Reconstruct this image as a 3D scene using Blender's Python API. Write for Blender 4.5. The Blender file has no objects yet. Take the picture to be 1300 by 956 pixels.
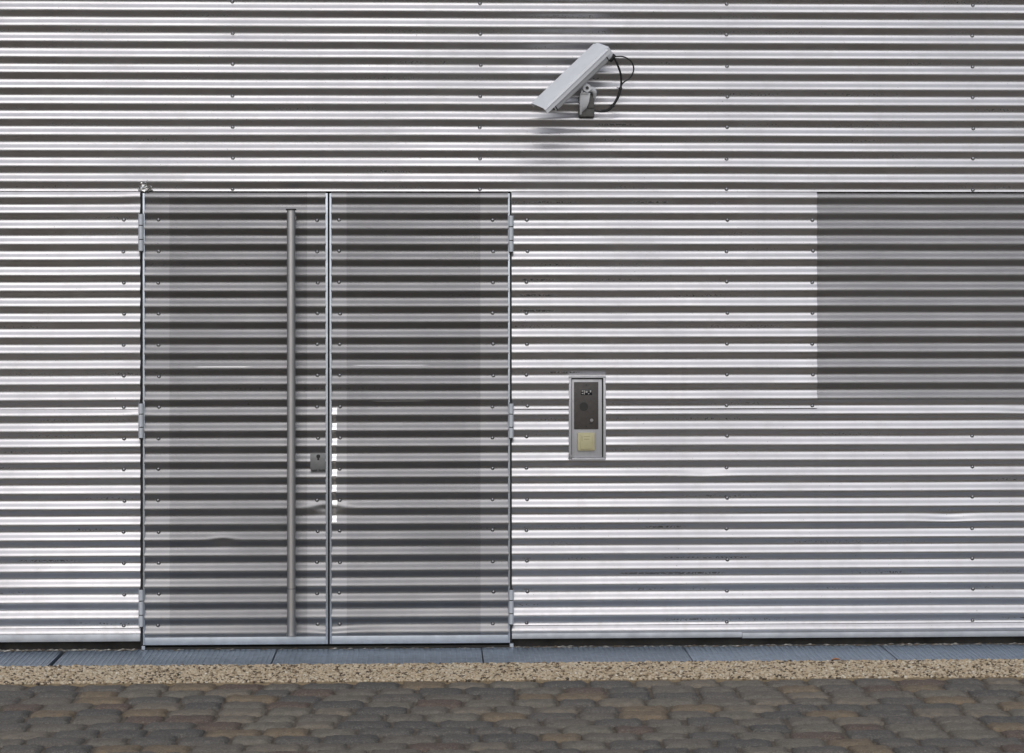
import bpy, bmesh, math, random
import numpy as np
from mathutils import Vector, Matrix

random.seed(7)
rng = np.random.default_rng(11)
scene = bpy.context.scene
COL = scene.collection

# ------------------------------------------------------------------ camera
cam_d = bpy.data.cameras.new('camera')
cam = bpy.data.objects.new('camera', cam_d)
COL.objects.link(cam)
CAM_LOC = Vector((-0.397, -10.807, 1.815))
YAW, ROLL = 0.0367088, -0.00055953
cam.matrix_world = (Matrix.Translation(CAM_LOC) @ Matrix.Rotation(-YAW, 4, 'Z')
                    @ Matrix.Rotation(math.pi / 2, 4, 'X') @ Matrix.Rotation(ROLL, 4, 'Z'))
cam_d.sensor_width = 36.0
cam_d.lens = 2800.0 / 1300.0 * 36.0
cam_d.shift_y = -(478.0 - 352.0) / 1300.0
cam_d.clip_start = 0.1
cam_d.clip_end = 5000.0
scene.camera = cam

# ------------------------------------------------------------------ sky and sun (bright overcast)
SUN_EL, SUN_AZ = math.radians(40.0), math.radians(188.0)     # azimuth measured clockwise from +Y
world = bpy.data.worlds.new('World')
scene.world = world
world.use_nodes = True
wn = world.node_tree
bg = wn.nodes['Background']
sky = wn.nodes.new('ShaderNodeTexSky')
sky.sky_type = 'NISHITA'
sky.sun_disc = False
sky.sun_elevation = SUN_EL
sky.sun_rotation = SUN_AZ
sky.altitude = 100.0
sky.air_density = 1.0
sky.dust_density = 2.0
sky.ozone_density = 1.0
hsv = wn.nodes.new('ShaderNodeHueSaturation')               # overcast: the blue is mostly veiled
hsv.inputs['Saturation'].default_value = 0.5
wn.links.new(sky.outputs['Color'], hsv.inputs['Color'])
wn.links.new(hsv.outputs['Color'], bg.inputs['Color'])
bg.inputs['Strength'].default_value = 0.122

sun_d = bpy.data.lights.new('sun', 'SUN')
sun_d.energy = 0.5
sun_d.angle = math.radians(80.0)
sun_d.color = (1.0, 0.98, 0.955)
sun = bpy.data.objects.new('sun', sun_d)
COL.objects.link(sun)
sd = Vector((math.sin(SUN_AZ) * math.cos(SUN_EL), math.cos(SUN_AZ) * math.cos(SUN_EL), math.sin(SUN_EL)))
sun.rotation_euler = (-sd).to_track_quat('-Z', 'Y').to_euler()
sun.location = sd * 20

scene.view_settings.view_transform = 'Standard'
scene.view_settings.look = 'None'
scene.view_settings.exposure = 0.0
scene.view_settings.gamma = 1.0
scene.render.engine = 'CYCLES'
scene.cycles.max_bounces = 8
scene.cycles.glossy_bounces = 5
scene.cycles.use_denoising = True

# ------------------------------------------------------------------ helpers
def tag(o, label=None, cat=None, group=None, kind=None):
    if label: o['label'] = label
    if cat: o['category'] = cat
    if group: o['group'] = group
    if kind: o['kind'] = kind
    return o

def empty(name, loc=(0, 0, 0)):
    o = bpy.data.objects.new(name, None)
    o.empty_display_size = 0.1
    o.location = loc
    COL.objects.link(o)
    return o

def place(o, parent):
    """Parent o; its mesh was written in world coordinates, so undo the chain of parent offsets."""
    if parent is not None:
        o.parent = parent
        off = Vector((0, 0, 0))
        p = parent
        while p is not None:
            off += p.location
            p = p.parent
        o.location = o.location - off
    return o

def mesh_obj(name, verts, faces, mats, parent=None, smooth=False, fmat=None):
    me = bpy.data.meshes.new(name)
    me.from_pydata([tuple(v) for v in verts], [], [tuple(f) for f in faces])
    for m in (mats if isinstance(mats, (list, tuple)) else [mats]):
        me.materials.append(m)
    if fmat is not None:
        me.polygons.foreach_set('material_index', fmat)
    if smooth:
        me.polygons.foreach_set('use_smooth', [True] * len(me.polygons))
    me.update()
    o = bpy.data.objects.new(name, me)
    COL.objects.link(o)
    return place(o, parent)

class MB:
    """collects simple solids in one bmesh"""
    def __init__(s):
        s.bm = bmesh.new()
    def box(s, x0, x1, y0, y1, z0, z1, bevel=0.0, mat=0, seg=2):
        r = bmesh.ops.create_cube(s.bm, size=1.0)
        vs = r['verts']
        for v in vs:
            v.co = Vector(((x0 + x1) / 2 + v.co.x * (x1 - x0), (y0 + y1) / 2 + v.co.y * (y1 - y0), (z0 + z1) / 2 + v.co.z * (z1 - z0)))
        fs = set(f for v in vs for f in v.link_faces)
        for f in fs: f.material_index = mat
        if bevel > 0:
            es = list(set(e for v in vs for e in v.link_edges))
            bmesh.ops.bevel(s.bm, geom=es, offset=bevel, segments=seg, profile=0.6, affect='EDGES', material=-1)
        return s
    def cyl(s, a, b, r, r2=None, n=20, mat=0, caps=True):
        a, b = Vector(a), Vector(b)
        d = b - a
        r2 = r if r2 is None else r2
        M = Matrix.Translation((a + b) / 2) @ d.to_track_quat('Z', 'Y').to_matrix().to_4x4()
        res = bmesh.ops.create_cone(s.bm, cap_ends=caps, segments=n, radius1=r, radius2=r2, depth=d.length, matrix=M)
        for v in res['verts']:
            for f in v.link_faces: f.material_index = mat
        return s
    def tube(s, pts, r, n=8, mat=0):
        pts = [Vector(p) for p in pts]
        rings = []
        up = Vector((0.13, 1, 0.21))
        for i, p in enumerate(pts):
            t = (pts[min(i + 1, len(pts) - 1)] - pts[max(i - 1, 0)]).normalized()
            a = t.cross(up).normalized(); b = t.cross(a).normalized()
            rr = r[i] if isinstance(r, (list, tuple)) else r
            rings.append([s.bm.verts.new(p + (a * math.cos(2 * math.pi * k / n) + b * math.sin(2 * math.pi * k / n)) * rr) for k in range(n)])
        for A, B in zip(rings, rings[1:]):
            for k in range(n):
                f = s.bm.faces.new((A[k], A[(k + 1) % n], B[(k + 1) % n], B[k])); f.material_index = mat
        for R in (rings[0], rings[-1]):
            f = s.bm.faces.new(R); f.material_index = mat
        return s
    def prism(s, poly, x0, x1, mat=0):
        """poly of (y, z) extruded along x"""
        A = [s.bm.verts.new((x0, y, z)) for y, z in poly]
        B = [s.bm.verts.new((x1, y, z)) for y, z in poly]
        fs = [s.bm.faces.new(A), s.bm.faces.new(B[::-1])]
        n = len(poly)
        for i in range(n):
            fs.append(s.bm.faces.new((A[i], B[i], B[(i + 1) % n], A[(i + 1) % n])))
        for f in fs: f.material_index = mat
        return s
    def xform(s, M):
        bmesh.ops.transform(s.bm, matrix=M, verts=s.bm.verts[:]); return s
    def build(s, name, mats, parent=None, smooth=True, angle=35):
        bmesh.ops.recalc_face_normals(s.bm, faces=s.bm.faces[:])
        me = bpy.data.meshes.new(name)
        s.bm.to_mesh(me); s.bm.free()
        for m in (mats if isinstance(mats, (list, tuple)) else [mats]): me.materials.append(m)
        if smooth:
            me.polygons.foreach_set('use_smooth', [True] * len(me.polygons))
            me.set_sharp_from_angle(angle=math.radians(angle))
        o = bpy.data.objects.new(name, me)
        COL.objects.link(o)
        return place(o, parent)

def smooth_path(pts, n=10):
    P = [Vector(p) for p in pts]
    P = [P[0] * 2 - P[1]] + P + [P[-1] * 2 - P[-2]]
    out = []
    for i in range(1, len(P) - 2):
        for k in range(n):
            t = k / n
            a, b, c, d = P[i - 1], P[i], P[i + 1], P[i + 2]
            out.append(0.5 * ((2 * b) + (c - a) * t + (2 * a - 5 * b + 4 * c - d) * t * t + (3 * b - a - 3 * c + d) * t ** 3))
    out.append(P[-2])
    return out

# ------------------------------------------------------------------ materials
class NT:
    def __init__(s, name):
        s.m = bpy.data.materials.new(name); s.m.use_nodes = True
        s.t = s.m.node_tree; s.b = s.t.nodes['Principled BSDF']
    def n(s, typ, **kw):
        nd = s.t.nodes.new(typ)
        for k, v in kw.items():
            if k.startswith('i_'):
                key = k[2:]
                nd.inputs[int(key) if key.isdigit() else key].default_value = v
            else: setattr(nd, k, v)
        return nd
    def l(s, a, b): s.t.links.new(a, b)
    def math(s, op, a, b=None, clamp=False):
        nd = s.n('ShaderNodeMath', operation=op); nd.use_clamp = clamp
        for i, v in enumerate((a, b)):
            if v is None: continue
            if isinstance(v, (int, float)): nd.inputs[i].default_value = v
            else: s.l(v, nd.inputs[i])
        return nd.outputs[0]
    def pos(s): return s.n('ShaderNodeNewGeometry').outputs['Position']
    def noise(s, scale=5, detail=4, rough=0.5, vec=(1, 1, 1), off=(0, 0, 0), co=None):
        mp = s.n('ShaderNodeMapping'); mp.inputs['Scale'].default_value = vec; mp.inputs['Location'].default_value = off
        s.l(co if co is not None else s.pos(), mp.inputs['Vector'])
        t = s.n('ShaderNodeTexNoise'); t.inputs['Scale'].default_value = scale; t.inputs['Detail'].default_value = detail
        t.inputs['Roughness'].default_value = rough
        s.l(mp.outputs[0], t.inputs['Vector'])
        return t.outputs['Fac']
    def remap(s, v, a, b, c=0.0, d=1.0):
        nd = s.n('ShaderNodeMapRange'); nd.clamp = True
        s.l(v, nd.inputs[0])
        for i, x in enumerate((a, b, c, d)): nd.inputs[i + 1].default_value = x
        return nd.outputs[0]
    def mix(s, fac, a, b):
        nd = s.n('ShaderNodeMix', data_type='RGBA')
        if isinstance(fac, (int, float)): nd.inputs[0].default_value = fac
        else: s.l(fac, nd.inputs[0])
        for i, v in ((6, a), (7, b)):
            if isinstance(v, tuple): nd.inputs[i].default_value = v if len(v) == 4 else v + (1,)
            else: s.l(v, nd.inputs[i])
        return nd.outputs[2]
    def bump(s, h, strength=0.2, dist=0.001):
        nd = s.n('ShaderNodeBump'); nd.inputs['Strength'].default_value = strength; nd.inputs['Distance'].default_value = dist
        s.l(h, nd.inputs['Height']); s.l(nd.outputs[0], s.b.inputs['Normal'])
    def set(s, **kw):
        for k, v in kw.items():
            key = {'base': 'Base Color', 'rough': 'Roughness', 'metal': 'Metallic', 'spec': 'Specular IOR Level'}[k]
            if isinstance(v, tuple): s.b.inputs[key].default_value = v if len(v) == 4 else v + (1,)
            elif isinstance(v, (int, float)): s.b.inputs[key].default_value = v
            else: s.l(v, s.b.inputs[key])
        return s

P = 0.076            # pitch of the corrugation
ZT = 3.006           # height of one trough; trough k lies at ZT - k * P
AMP = 0.0088

# rows of dried drip spots seen on the wall: x from, x to, height, threshold (lower = denser)
DIRT_LINES = [(0.52, 1.066, 0.361, 0.42), (0.03, 0.24, 1.803, 0.47), (0.02, 0.24, 1.727, 0.43), (0.02, 0.24, 1.651, 0.44),
              (0.40, 0.64, 2.565, 0.46), (0.097, 0.35, 2.185, 0.50), (0.58, 0.81, 2.185, 0.47), (0.64, 0.87, 0.589, 0.48),
              (0.735, 1.2, 0.437, 0.50), (0.154, 0.35, 1.349, 0.44), (-2.42, -2.11, 0.437, 0.48), (0.77, 0.99, 0.133, 0.48),
              (0.045, 0.115, 0.589, 0.42), (0.045, 0.115, 0.437, 0.42), (0.045, 0.115, 0.285, 0.40), (0.395, 0.48, 2.337, 0.40), (0.41, 0.58, 2.489, 0.49)]

def metal_sheet(name, base=(0.60, 0.597, 0.622), rough=0.35, perforated=None, grime=1.0, dull=0.0, hole_r=0.225, scratches=()):
    """corrugated aluminium; perforated = list of (x0, x1, z0, z1) areas with punched holes"""
    t = NT(name)
    pos = t.pos()
    sep = t.n('ShaderNodeSeparateXYZ'); t.l(pos, sep.inputs[0])
    X, Z = sep.outputs[0], sep.outputs[2]
    streak = t.noise(6, 5, 0.6, (0.3, 1, 26))
    cloud = t.noise(2.2, 4, 0.55, (0.8, 1, 1.0), (3, 1, 7))
    fine = t.noise(420, 3, 0.6, (0.6, 1, 1))
    col = t.mix(t.remap(streak, 0.35, 0.7), base, tuple(c * 0.93 for c in base))
    col = t.mix(t.remap(cloud, 0.35, 0.75, 0, 0.8), col, tuple(c * (0.86 - dull) for c in base))
    # dust and drip spots left on the underside of the ribs, just above each trough
    ph = t.math('FRACT', t.math('DIVIDE', t.math('SUBTRACT', Z, ZT - 60 * P), P))     # 0 at a trough, 0.5 at a crest
    win = t.math('MULTIPLY', t.remap(ph, 0.05, 0.11), t.remap(ph, 0.27, 0.2))
    row = t.math('FLOOR', t.math('DIVIDE', t.math('SUBTRACT', Z, ZT - 60 * P), P))
    cmb = t.n('ShaderNodeCombineXYZ'); t.l(X, cmb.inputs[0]); t.l(t.math('MULTIPLY', row, 3.17), cmb.inputs[1]); t.l(t.math('MULTIPLY', Z, 1.5), cmb.inputs[2])
    spots = t.noise(95, 2, 0.5, (1, 1, 1), co=cmb.outputs[0])
    patch = t.noise(1.7, 2, 0.5, (1, 1, 0.2), (5, 0, 0), co=cmb.outputs[0])
    sp = t.math('MULTIPLY', t.remap(spots, 0.56, 0.64), t.remap(patch, 0.56, 0.66))
    film = t.math('MULTIPLY', t.remap(t.noise(9, 5, 0.65, (1, 1, 0.6), (9, 2, 1)), 0.5, 0.85), 0.25 * grime)
    splash = t.math('MULTIPLY', t.remap(Z, 0.42, 0.05), t.remap(t.noise(38, 4, 0.7), 0.45, 0.75))
    film = t.math('ADD', film, t.math('MULTIPLY', splash, 0.3 * grime), True)
    drip = t.math('MULTIPLY', t.remap(t.noise(11, 4, 0.65, (1, 1, 0.045), (2, 0, 5)), 0.5, 0.8), 0.22)
    col = t.mix(drip, col, tuple(c * 0.62 for c in base))
    col = t.mix(film, col, (0.40, 0.375, 0.34))
    for (lx0, lx1, lz, lth) in DIRT_LINES:
        m_ = t.math('MULTIPLY', t.remap(X, lx0, lx0 + 0.03), t.remap(X, lx1, lx1 - 0.06))
        m_ = t.math('MULTIPLY', m_, t.math('LESS_THAN', t.math('ABSOLUTE', t.math('SUBTRACT', Z, lz)), 0.0048))
        sp = t.math('MAXIMUM', sp, t.math('MULTIPLY', m_, t.remap(spots, lth, lth + 0.05)))
    win = t.math('MAXIMUM', win, 0.0)
    dirt = t.math('MULTIPLY', t.math('MULTIPLY', win, sp), 0.9 * grime)
    col = t.mix(dirt, col, (0.03, 0.028, 0.024))
    specks = t.noise(130, 1, 0.5, (1, 1, 1), (4, 4, 4))
    col = t.mix(t.remap(specks, 0.765, 0.79, 0, 0.7), col, (0.08, 0.07, 0.06))
    rgh = t.math('ADD', t.remap(cloud, 0.3, 0.75, rough - 0.04, rough + 0.12), t.math('MULTIPLY', dirt, 0.5))
    t.set(rough=rgh)
    metal = t.math('SUBTRACT', 1.0, t.math('MAXIMUM', dirt, t.math('MULTIPLY', film, 0.8)), True)
    if perforated:
        hp = 0.0050
        u = t.math('DIVIDE', X, hp); v = t.math('DIVIDE', Z, hp)
        holes = None
        for off in (0.0, 0.5):
            fu = t.math('SUBTRACT', t.math('FRACT', t.math('ADD', u, off + 200)), 0.5)
            fv = t.math('SUBTRACT', t.math('FRACT', t.math('ADD', v, off + 200)), 0.5)
            d = t.math('ADD', t.math('MULTIPLY', fu, fu), t.math('MULTIPLY', fv, fv))
            h = t.math('LESS_THAN', d, hole_r ** 2)
            holes = h if holes is None else t.math('MAXIMUM', holes, h)
        area = None
        for (x0, x1, z0, z1) in perforated:
            a = t.math('MULTIPLY', t.math('GREATER_THAN', X, x0), t.math('LESS_THAN', X, x1))
            a = t.math('MULTIPLY', a, t.math('MULTIPLY', t.math('GREATER_THAN', Z, z0), t.math('LESS_THAN', Z, z1)))
            area = a if area is None else t.math('MAXIMUM', area, a)
        holes = t.math('MULTIPLY', holes, area)
        col = t.mix(holes, col, (0.012, 0.012, 0.012))
        metal = t.math('MULTIPLY', metal, t.math('SUBTRACT', 1.0, holes))
        t.set(spec=t.math('MULTIPLY', t.math('SUBTRACT', 1.0, holes), 0.5))
    for (sx0, sx1, sz) in scratches:          # long bright scuffs
        m_ = t.math('MULTIPLY', t.remap(X, sx0, sx0 + 0.05), t.remap(X, sx1, sx1 - 0.05))
        m_ = t.math('MULTIPLY', m_, t.math('LESS_THAN', t.math('ABSOLUTE', t.math('SUBTRACT', Z, sz)), 0.0022))
        col = t.mix(t.math('MULTIPLY', m_, 0.6), col, (0.75, 0.75, 0.76))
    t.set(base=col, metal=metal)
    hgt = t.math('ADD', t.math('MULTIPLY', fine, 0.25), t.math('MULTIPLY', t.noise(20, 3, 0.5, (0.08, 1, 1)), 1.0))
    t.bump(hgt, 0.05, 0.0005)
    return t.m

def plain(name, base, rough=0.5, metal=0.0, var=0.12, scale=30, bump=0.06, dist=0.001, vec=(1, 1, 1)):
    t = NT(name)
    a = t.noise(scale, 5, 0.6, vec)
    t.set(base=t.mix(t.remap(a, 0.3, 0.75), tuple(min(1, c * (1 + var)) for c in base), tuple(c * (1 - var) for c in base)),
          rough=t.remap(a, 0.25, 0.75, max(0.02, rough - 0.06), min(1, rough + 0.08)), metal=metal)
    if bump: t.bump(t.noise(scale * 6, 3, 0.6, vec), bump, dist)
    return t.m

M = {}
M['sheet'] = metal_sheet('corrugated aluminium')
M['sheet_perf'] = metal_sheet('perforated corrugated aluminium', base=(0.49, 0.486, 0.502), rough=0.45, perforated=[(1.0, 6.0, 1.190, 3.0)], grime=0.5)
M['sheet_door'] = metal_sheet('perforated door sheet', base=(0.335, 0.334, 0.346), rough=0.41,
                              perforated=[(-1.672, -1.002, 0.0, 3.0), (-0.8098, -0.155, 0.0, 3.0)], grime=0.8, hole_r=0.175, scratches=[(-1.557, -1.262, 1.379), (-0.79, -0.40, 1.385), (-0.694, -0.398, 1.210)])
M['alu'] = plain('blue grey anodised aluminium', (0.50, 0.54, 0.60), 0.42, 0.85, 0.1, 18, 0.05)
M['flange'] = plain('dull aluminium flange', (0.33, 0.345, 0.375), 0.45, 0.85, 0.12, 14, 0.05)
M['hinge'] = plain('pale hinge metal', (0.58, 0.61, 0.66), 0.5, 0.4, 0.06, 18, 0.04)
M['steel'] = plain('worn stainless steel', (0.50, 0.49, 0.49), 0.42, 1.0, 0.14, 14, 0.06, 0.001, (1, 1, 0.25))
M['screw'] = plain('screw steel', (0.34, 0.34, 0.36), 0.3, 1.0, 0.1, 60, 0.0)
M['washer'] = plain('dark washer', (0.035, 0.035, 0.038), 0.6, 0.0, 0.2, 60, 0.0)
M['dark'] = plain('dark interior', (0.02, 0.02, 0.02), 0.8, 0.0, 0.3, 20, 0.1)
M['plinth'] = plain('dirty concrete plinth', (0.028, 0.026, 0.024), 0.9, 0.0, 0.5, 9, 0.5, 0.004)
M['white'] = plain('white reflective tape', (0.93, 0.93, 0.94), 0.42, 1.0, 0.02, 40, 0.02)
M['tape'] = plain('tape with painted shade', (0.20, 0.19, 0.18), 0.6, 0.0, 0.5, 60, 0.1)  # grey puts the shade of the down-facing ribs into the tape colour
M['cam_paint'] = plain('light grey powder coat', (0.74, 0.76, 0.80), 0.42, 0.0, 0.05, 12, 0.05)
M['cam_body'] = plain('grey camera body', (0.58, 0.59, 0.61), 0.45, 0.0, 0.06, 12, 0.05)
M['black'] = plain('black rubber', (0.012, 0.012, 0.013), 0.5, 0.0, 0.2, 60, 0.05)
M['glass'] = plain('dark lens glass', (0.01, 0.012, 0.015), 0.05, 0.0, 0.1, 10, 0.0)
M['plate'] = plain('brushed aluminium plate', (0.50, 0.50, 0.525), 0.5, 0.6, 0.07, 40, 0.05, 0.001, (1, 1, 0.08))
M['panel'] = plain('brown grey intercom panel', (0.060, 0.054, 0.050), 0.45, 0.1, 0.18, 55, 0.06)
M['panel_dark'] = plain('speaker mesh', (0.022, 0.022, 0.021), 0.6, 0.0, 0.3, 300, 0.3)
M['cream'] = plain('yellowed cream plastic', (0.50, 0.46, 0.28), 0.45, 0.0, 0.06, 30, 0.04)
M['cream_dark'] = plain('faded print on cream plastic', (0.30, 0.27, 0.15), 0.5, 0.0, 0.06, 30, 0.0)
M['print'] = plain('pale print', (0.40, 0.39, 0.38), 0.5, 0.0, 0.06, 30, 0.0)

# ------------------------------------------------------------------ corrugated sheets
def vnoise(x, z, seed, sx, sz):
    """smooth value noise on numpy arrays"""
    g = np.random.default_rng(seed).uniform(-1, 1, (97, 97))
    u, v = x * sx + 31.3, z * sz + 17.7
    i, j = np.floor(u).astype(int), np.floor(v).astype(int)
    a, b = u - i, v - j
    a = a * a * (3 - 2 * a); b = b * b * (3 - 2 * b)
    q = lambda m, n: g[m % 97, n % 97]
    return (q(i, j) * (1 - a) + q(i + 1, j) * a) * (1 - b) + (q(i, j + 1) * (1 - a) + q(i + 1, j + 1) * a) * b

# (x, z, half width, half height, push into the wall) of real dents
DENTS = [(-1.412, 0.530, 0.05, 0.016, 0.010), (-0.905, 0.686, 0.085, 0.020, 0.019), (-0.90, 0.09, 0.06, 0.012, 0.007),
         (-0.86, 0.10, 0.10, 0.013, 0.006), (2.15, 0.628, 0.10, 0.014, 0.006), (-1.82, 1.14, 0.04, 0.02, 0.006),
         (0.95, 0.85, 0.10, 0.012, 0.004), (-1.83, 2.20, 0.05, 0.02, 0.005), (2.62, 1.16, 0.16, 0.012, 0.006)]

def profile(x, z, seed=3, amp=AMP):
    zz = z + vnoise(x, z, seed, 0.9, 2.1) * 0.0011 + vnoise(x, z, seed + 1, 3.3, 6.0) * 0.0004
    a = amp * (1 + 0.05 * vnoise(x, z, seed + 2, 1.1, 9.0))
    y = a * np.cos(2 * np.pi * (zz - ZT) / P) + vnoise(x, z, seed + 3, 0.8, 1.2) * 0.0015
    for (dx, dz, w, h, d) in DENTS:
        y = y + d * np.exp(-((x - dx) / w) ** 2 - ((z - dz) / h) ** 2)
    return y

def sheet(name, x0, x1, z0, z1, yoff, mat, parent, seed=3, thick=0.0030, xstep=0.03, per=14, hole=None):
    nx = max(2, int(round((x1 - x0) / xstep)) + 1)
    xs = np.linspace(x0, x1, nx)
    if hole: xs = np.unique(np.concatenate([xs, hole[:2]])); nx = len(xs)
    k0 = math.ceil((z0 - ZT) / (P / per) + 0.3); k1 = math.floor((z1 - ZT) / (P / per) - 0.3)
    zs = np.concatenate([[z0], ZT + np.arange(k0, k1 + 1) * (P / per), [z1]])
    if hole: zs = np.unique(np.concatenate([zs, [q for q in hole[2:] if z0 < q < z1]]))
    nz = len(zs)
    XX, ZZ = np.meshgrid(xs, zs, indexing='ij')
    YY = profile(XX, ZZ, seed) + yoff
    front = np.stack([XX, YY, ZZ], -1).reshape(-1, 3)
    back = front + np.array([0, thick, 0])
    n = nx * nz
    V = np.concatenate([front, back])
    i, j = np.meshgrid(np.arange(nx - 1), np.arange(nz - 1), indexing='ij')
    a = (i * nz + j).ravel()
    if hole:
        cx, cz = (xs[:-1] + xs[1:]) / 2, (zs[:-1] + zs[1:]) / 2
        inside = ((cx > hole[0]) & (cx < hole[1]))[:, None] & ((cz > hole[2]) & (cz < hole[3]))[None, :]
        a = a[~inside.ravel()]
    b = a + nz; c = b + 1; d = a + 1
    F = [np.stack([a, b, c, d], 1), np.stack([a + n, d + n, c + n, b + n], 1)]
    jj = np.arange(nz - 1)
    F.append(np.stack([jj, jj + 1, jj + 1 + n, jj + n], 1))
    e = (nx - 1) * nz + jj
    F.append(np.stack([e, e + n, e + 1 + n, e + 1], 1))
    ii = np.arange(nx - 1) * nz
    F.append(np.stack([ii, ii + n, ii + nz + n, ii + nz], 1))
    ii = ii + nz - 1
    F.append(np.stack([ii, ii + nz, ii + nz + n, ii + n], 1))
    F = np.concatenate(F)
    me = bpy.data.meshes.new(name)
    me.vertices.add(len(V)); me.vertices.foreach_set('co', V.ravel())
    me.loops.add(F.size); me.loops.foreach_set('vertex_index', F.ravel())
    me.polygons.add(len(F)); me.polygons.foreach_set('loop_start', np.arange(0, F.size, 4))
    me.polygons.foreach_set('use_smooth', [True] * len(F))
    me.update(calc_edges=True)
    me.validate()
    me.set_sharp_from_angle(angle=math.radians(50))
    me.materials.append(mat)
    o = bpy.data.objects.new(name, me)
    COL.objects.link(o)
    return place(o, parent)

def screw_mesh():
    mb = MB()
    mb.cyl((0, 0.001, 0), (0, -0.0018, 0), 0.0098, 0.0090, 14, 1)
    for q in range(4):
        a0, a1 = q * math.pi / 8, (q + 1) * math.pi / 8
        mb.cyl((0, -0.0018 - 0.0058 * math.sin(a0), 0), (0, -0.0018 - 0.0058 * math.sin(a1), 0), 0.0068 * math.cos(a0), max(0.0068 * math.cos(a1), 0.0004), 14, 0)
    bmesh.ops.remove_doubles(mb.bm, verts=mb.bm.verts[:], dist=0.0001)
    o = mb.build('screw', [M['screw'], M['washer']], None, True, 60)
    me = o.data
    bpy.data.objects.remove(o)
    return me
SCREW = screw_mesh()

def screw(x, k, parent, yoff=0.0, seed=3):
    z = ZT - k * P + random.uniform(-0.003, 0.003)
    x = x + random.uniform(-0.003, 0.003)
    o = bpy.data.objects.new('screw', SCREW)
    COL.objects.link(o)
    y = float(profile(np.array([x]), np.array([z]), seed)[0]) + yoff
    o.location = (x, y, z)
    o.rotation_euler = (random.uniform(-0.05, 0.05), random.uniform(0, 1), random.uniform(-0.05, 0.05))
    return place(o, parent)

# ------------------------------------------------------------------ the wall
XL, XR = -4.6, 4.6
HOLE = (0.2800, 0.4584, 0.9195, 1.3295)      # cut out for the intercom
LAP = [2.236, 1.1735, 0.1075]
D0, D1 = -1.8085, -0.0045          # door opening
wall = empty('corrugated_wall', (0, 0, 0))
tag(wall, 'silver wall clad in horizontal corrugated metal sheets around the double door', 'wall')

core = MB()
core.box(XL, D0 - 0.02, 0.045, 0.32, 0.0, 4.4)
core.box(D1 + 0.02, XR, 0.045, 0.32, 0.0, 4.4)
core.box(D0 - 0.02, D1 + 0.02, 0.045, 0.32, 2.27, 4.4)
core.build('wall_core', M['dark'], wall, False)

upper = sheet('cladding_sheet', XL, XR, LAP[0], 4.40, -0.0105, M['sheet'], wall, 3)
lm = sheet('cladding_sheet', XL, D0 - 0.004, LAP[1], LAP[0] + 0.07, -0.0050, M['sheet'], wall, 13)
rm = sheet('cladding_sheet', D1 + 0.003, 1.5035, LAP[1] - 0.004, LAP[0] + 0.07, -0.0055, M['sheet'], wall, 23, hole=HOLE)
pf = sheet('perforated_sheet', 1.47, XR, LAP[1] + 0.001, LAP[0] + 0.07, 0.0035, M['sheet_perf'], wall, 33)
pf['label'] = 'darker perforated corrugated sheet at the right of the wall'
ll = sheet('cladding_sheet', XL, D0 - 0.004, LAP[2], LAP[1] + 0.07, 0.0, M['sheet'], wall, 43)
rl = sheet('cladding_sheet', D1 + 0.003, XR, LAP[2], LAP[1] + 0.035, 0.0, M['sheet'], wall, 53, hole=HOLE)
lb = sheet('base_sheet', XL, D0 - 0.004, 0.066, LAP[2] + 0.07, 0.005, M['sheet'], wall, 63)
rb = sheet('base_sheet', D1 + 0.003, XR, 0.060, LAP[2] + 0.07, 0.005, M['sheet'], wall, 73)

for k in range(-4, 11, 2):
    for x in (-1.3623, -0.1549, 1.0585, 2.278): screw(x, k, upper, -0.0105)
for k in range(12, 25, 2):
    screw(-1.8936, k, lm, -0.0050, 13)
    for x in (0.073, 1.0585, 1.4834): screw(x, k, rm, -0.0055, 23)
for k in range(26, 39, 2):
    screw(-1.8936, k, ll, 0.0, 43)
    for x in (0.073, 1.0585, 2.278): screw(x, k, rl, 0.0, 53)

# drip flange along the foot of the cladding
def flange(x0, x1, zt, zb):
    mb = MB()
    mb.prism([(0.006, zt + 0.004), (-0.0105, zt), (-0.0125, zt - 0.003), (-0.0125, zb), (-0.010, zb), (-0.010, zt - 0.004), (0.006, zt)], x0, x1)
    return mb.build('drip_flange', M['flange'], wall, True, 40)
flange(XL, -2.70, 0.078, 0.044); flange(-2.698, D0 - 0.004, 0.0785, 0.0442)
flange(D1 + 0.003, 1.13, 0.070, 0.0442); flange(1.132, XR, 0.066, 0.040)

# door posts that show in the gaps beside the leaves
for x0, x1 in ((D0 - 0.0035, D0 + 0.004), (D1 - 0.004, D1 + 0.0025)):
    mb = MB(); mb.box(x0, x1, -0.002, 0.05, 0.004, 2.232)
    mb.build('door_post', M['dark'], wall, False)
for x0, x1 in ((-1.806, -1.790), (-0.012, 0.006)):
    mb = MB(); mb.box(x0, x1, -0.010, 0.04, 0.002, 0.020, 0.001)
    mb.build('post_foot', M['alu'], wall, False)
mb = MB(); mb.box(D0, D1, 0.052, 0.30, 0.0, 2.27); mb.build('door_backing', M['dark'], wall, False)

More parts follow.
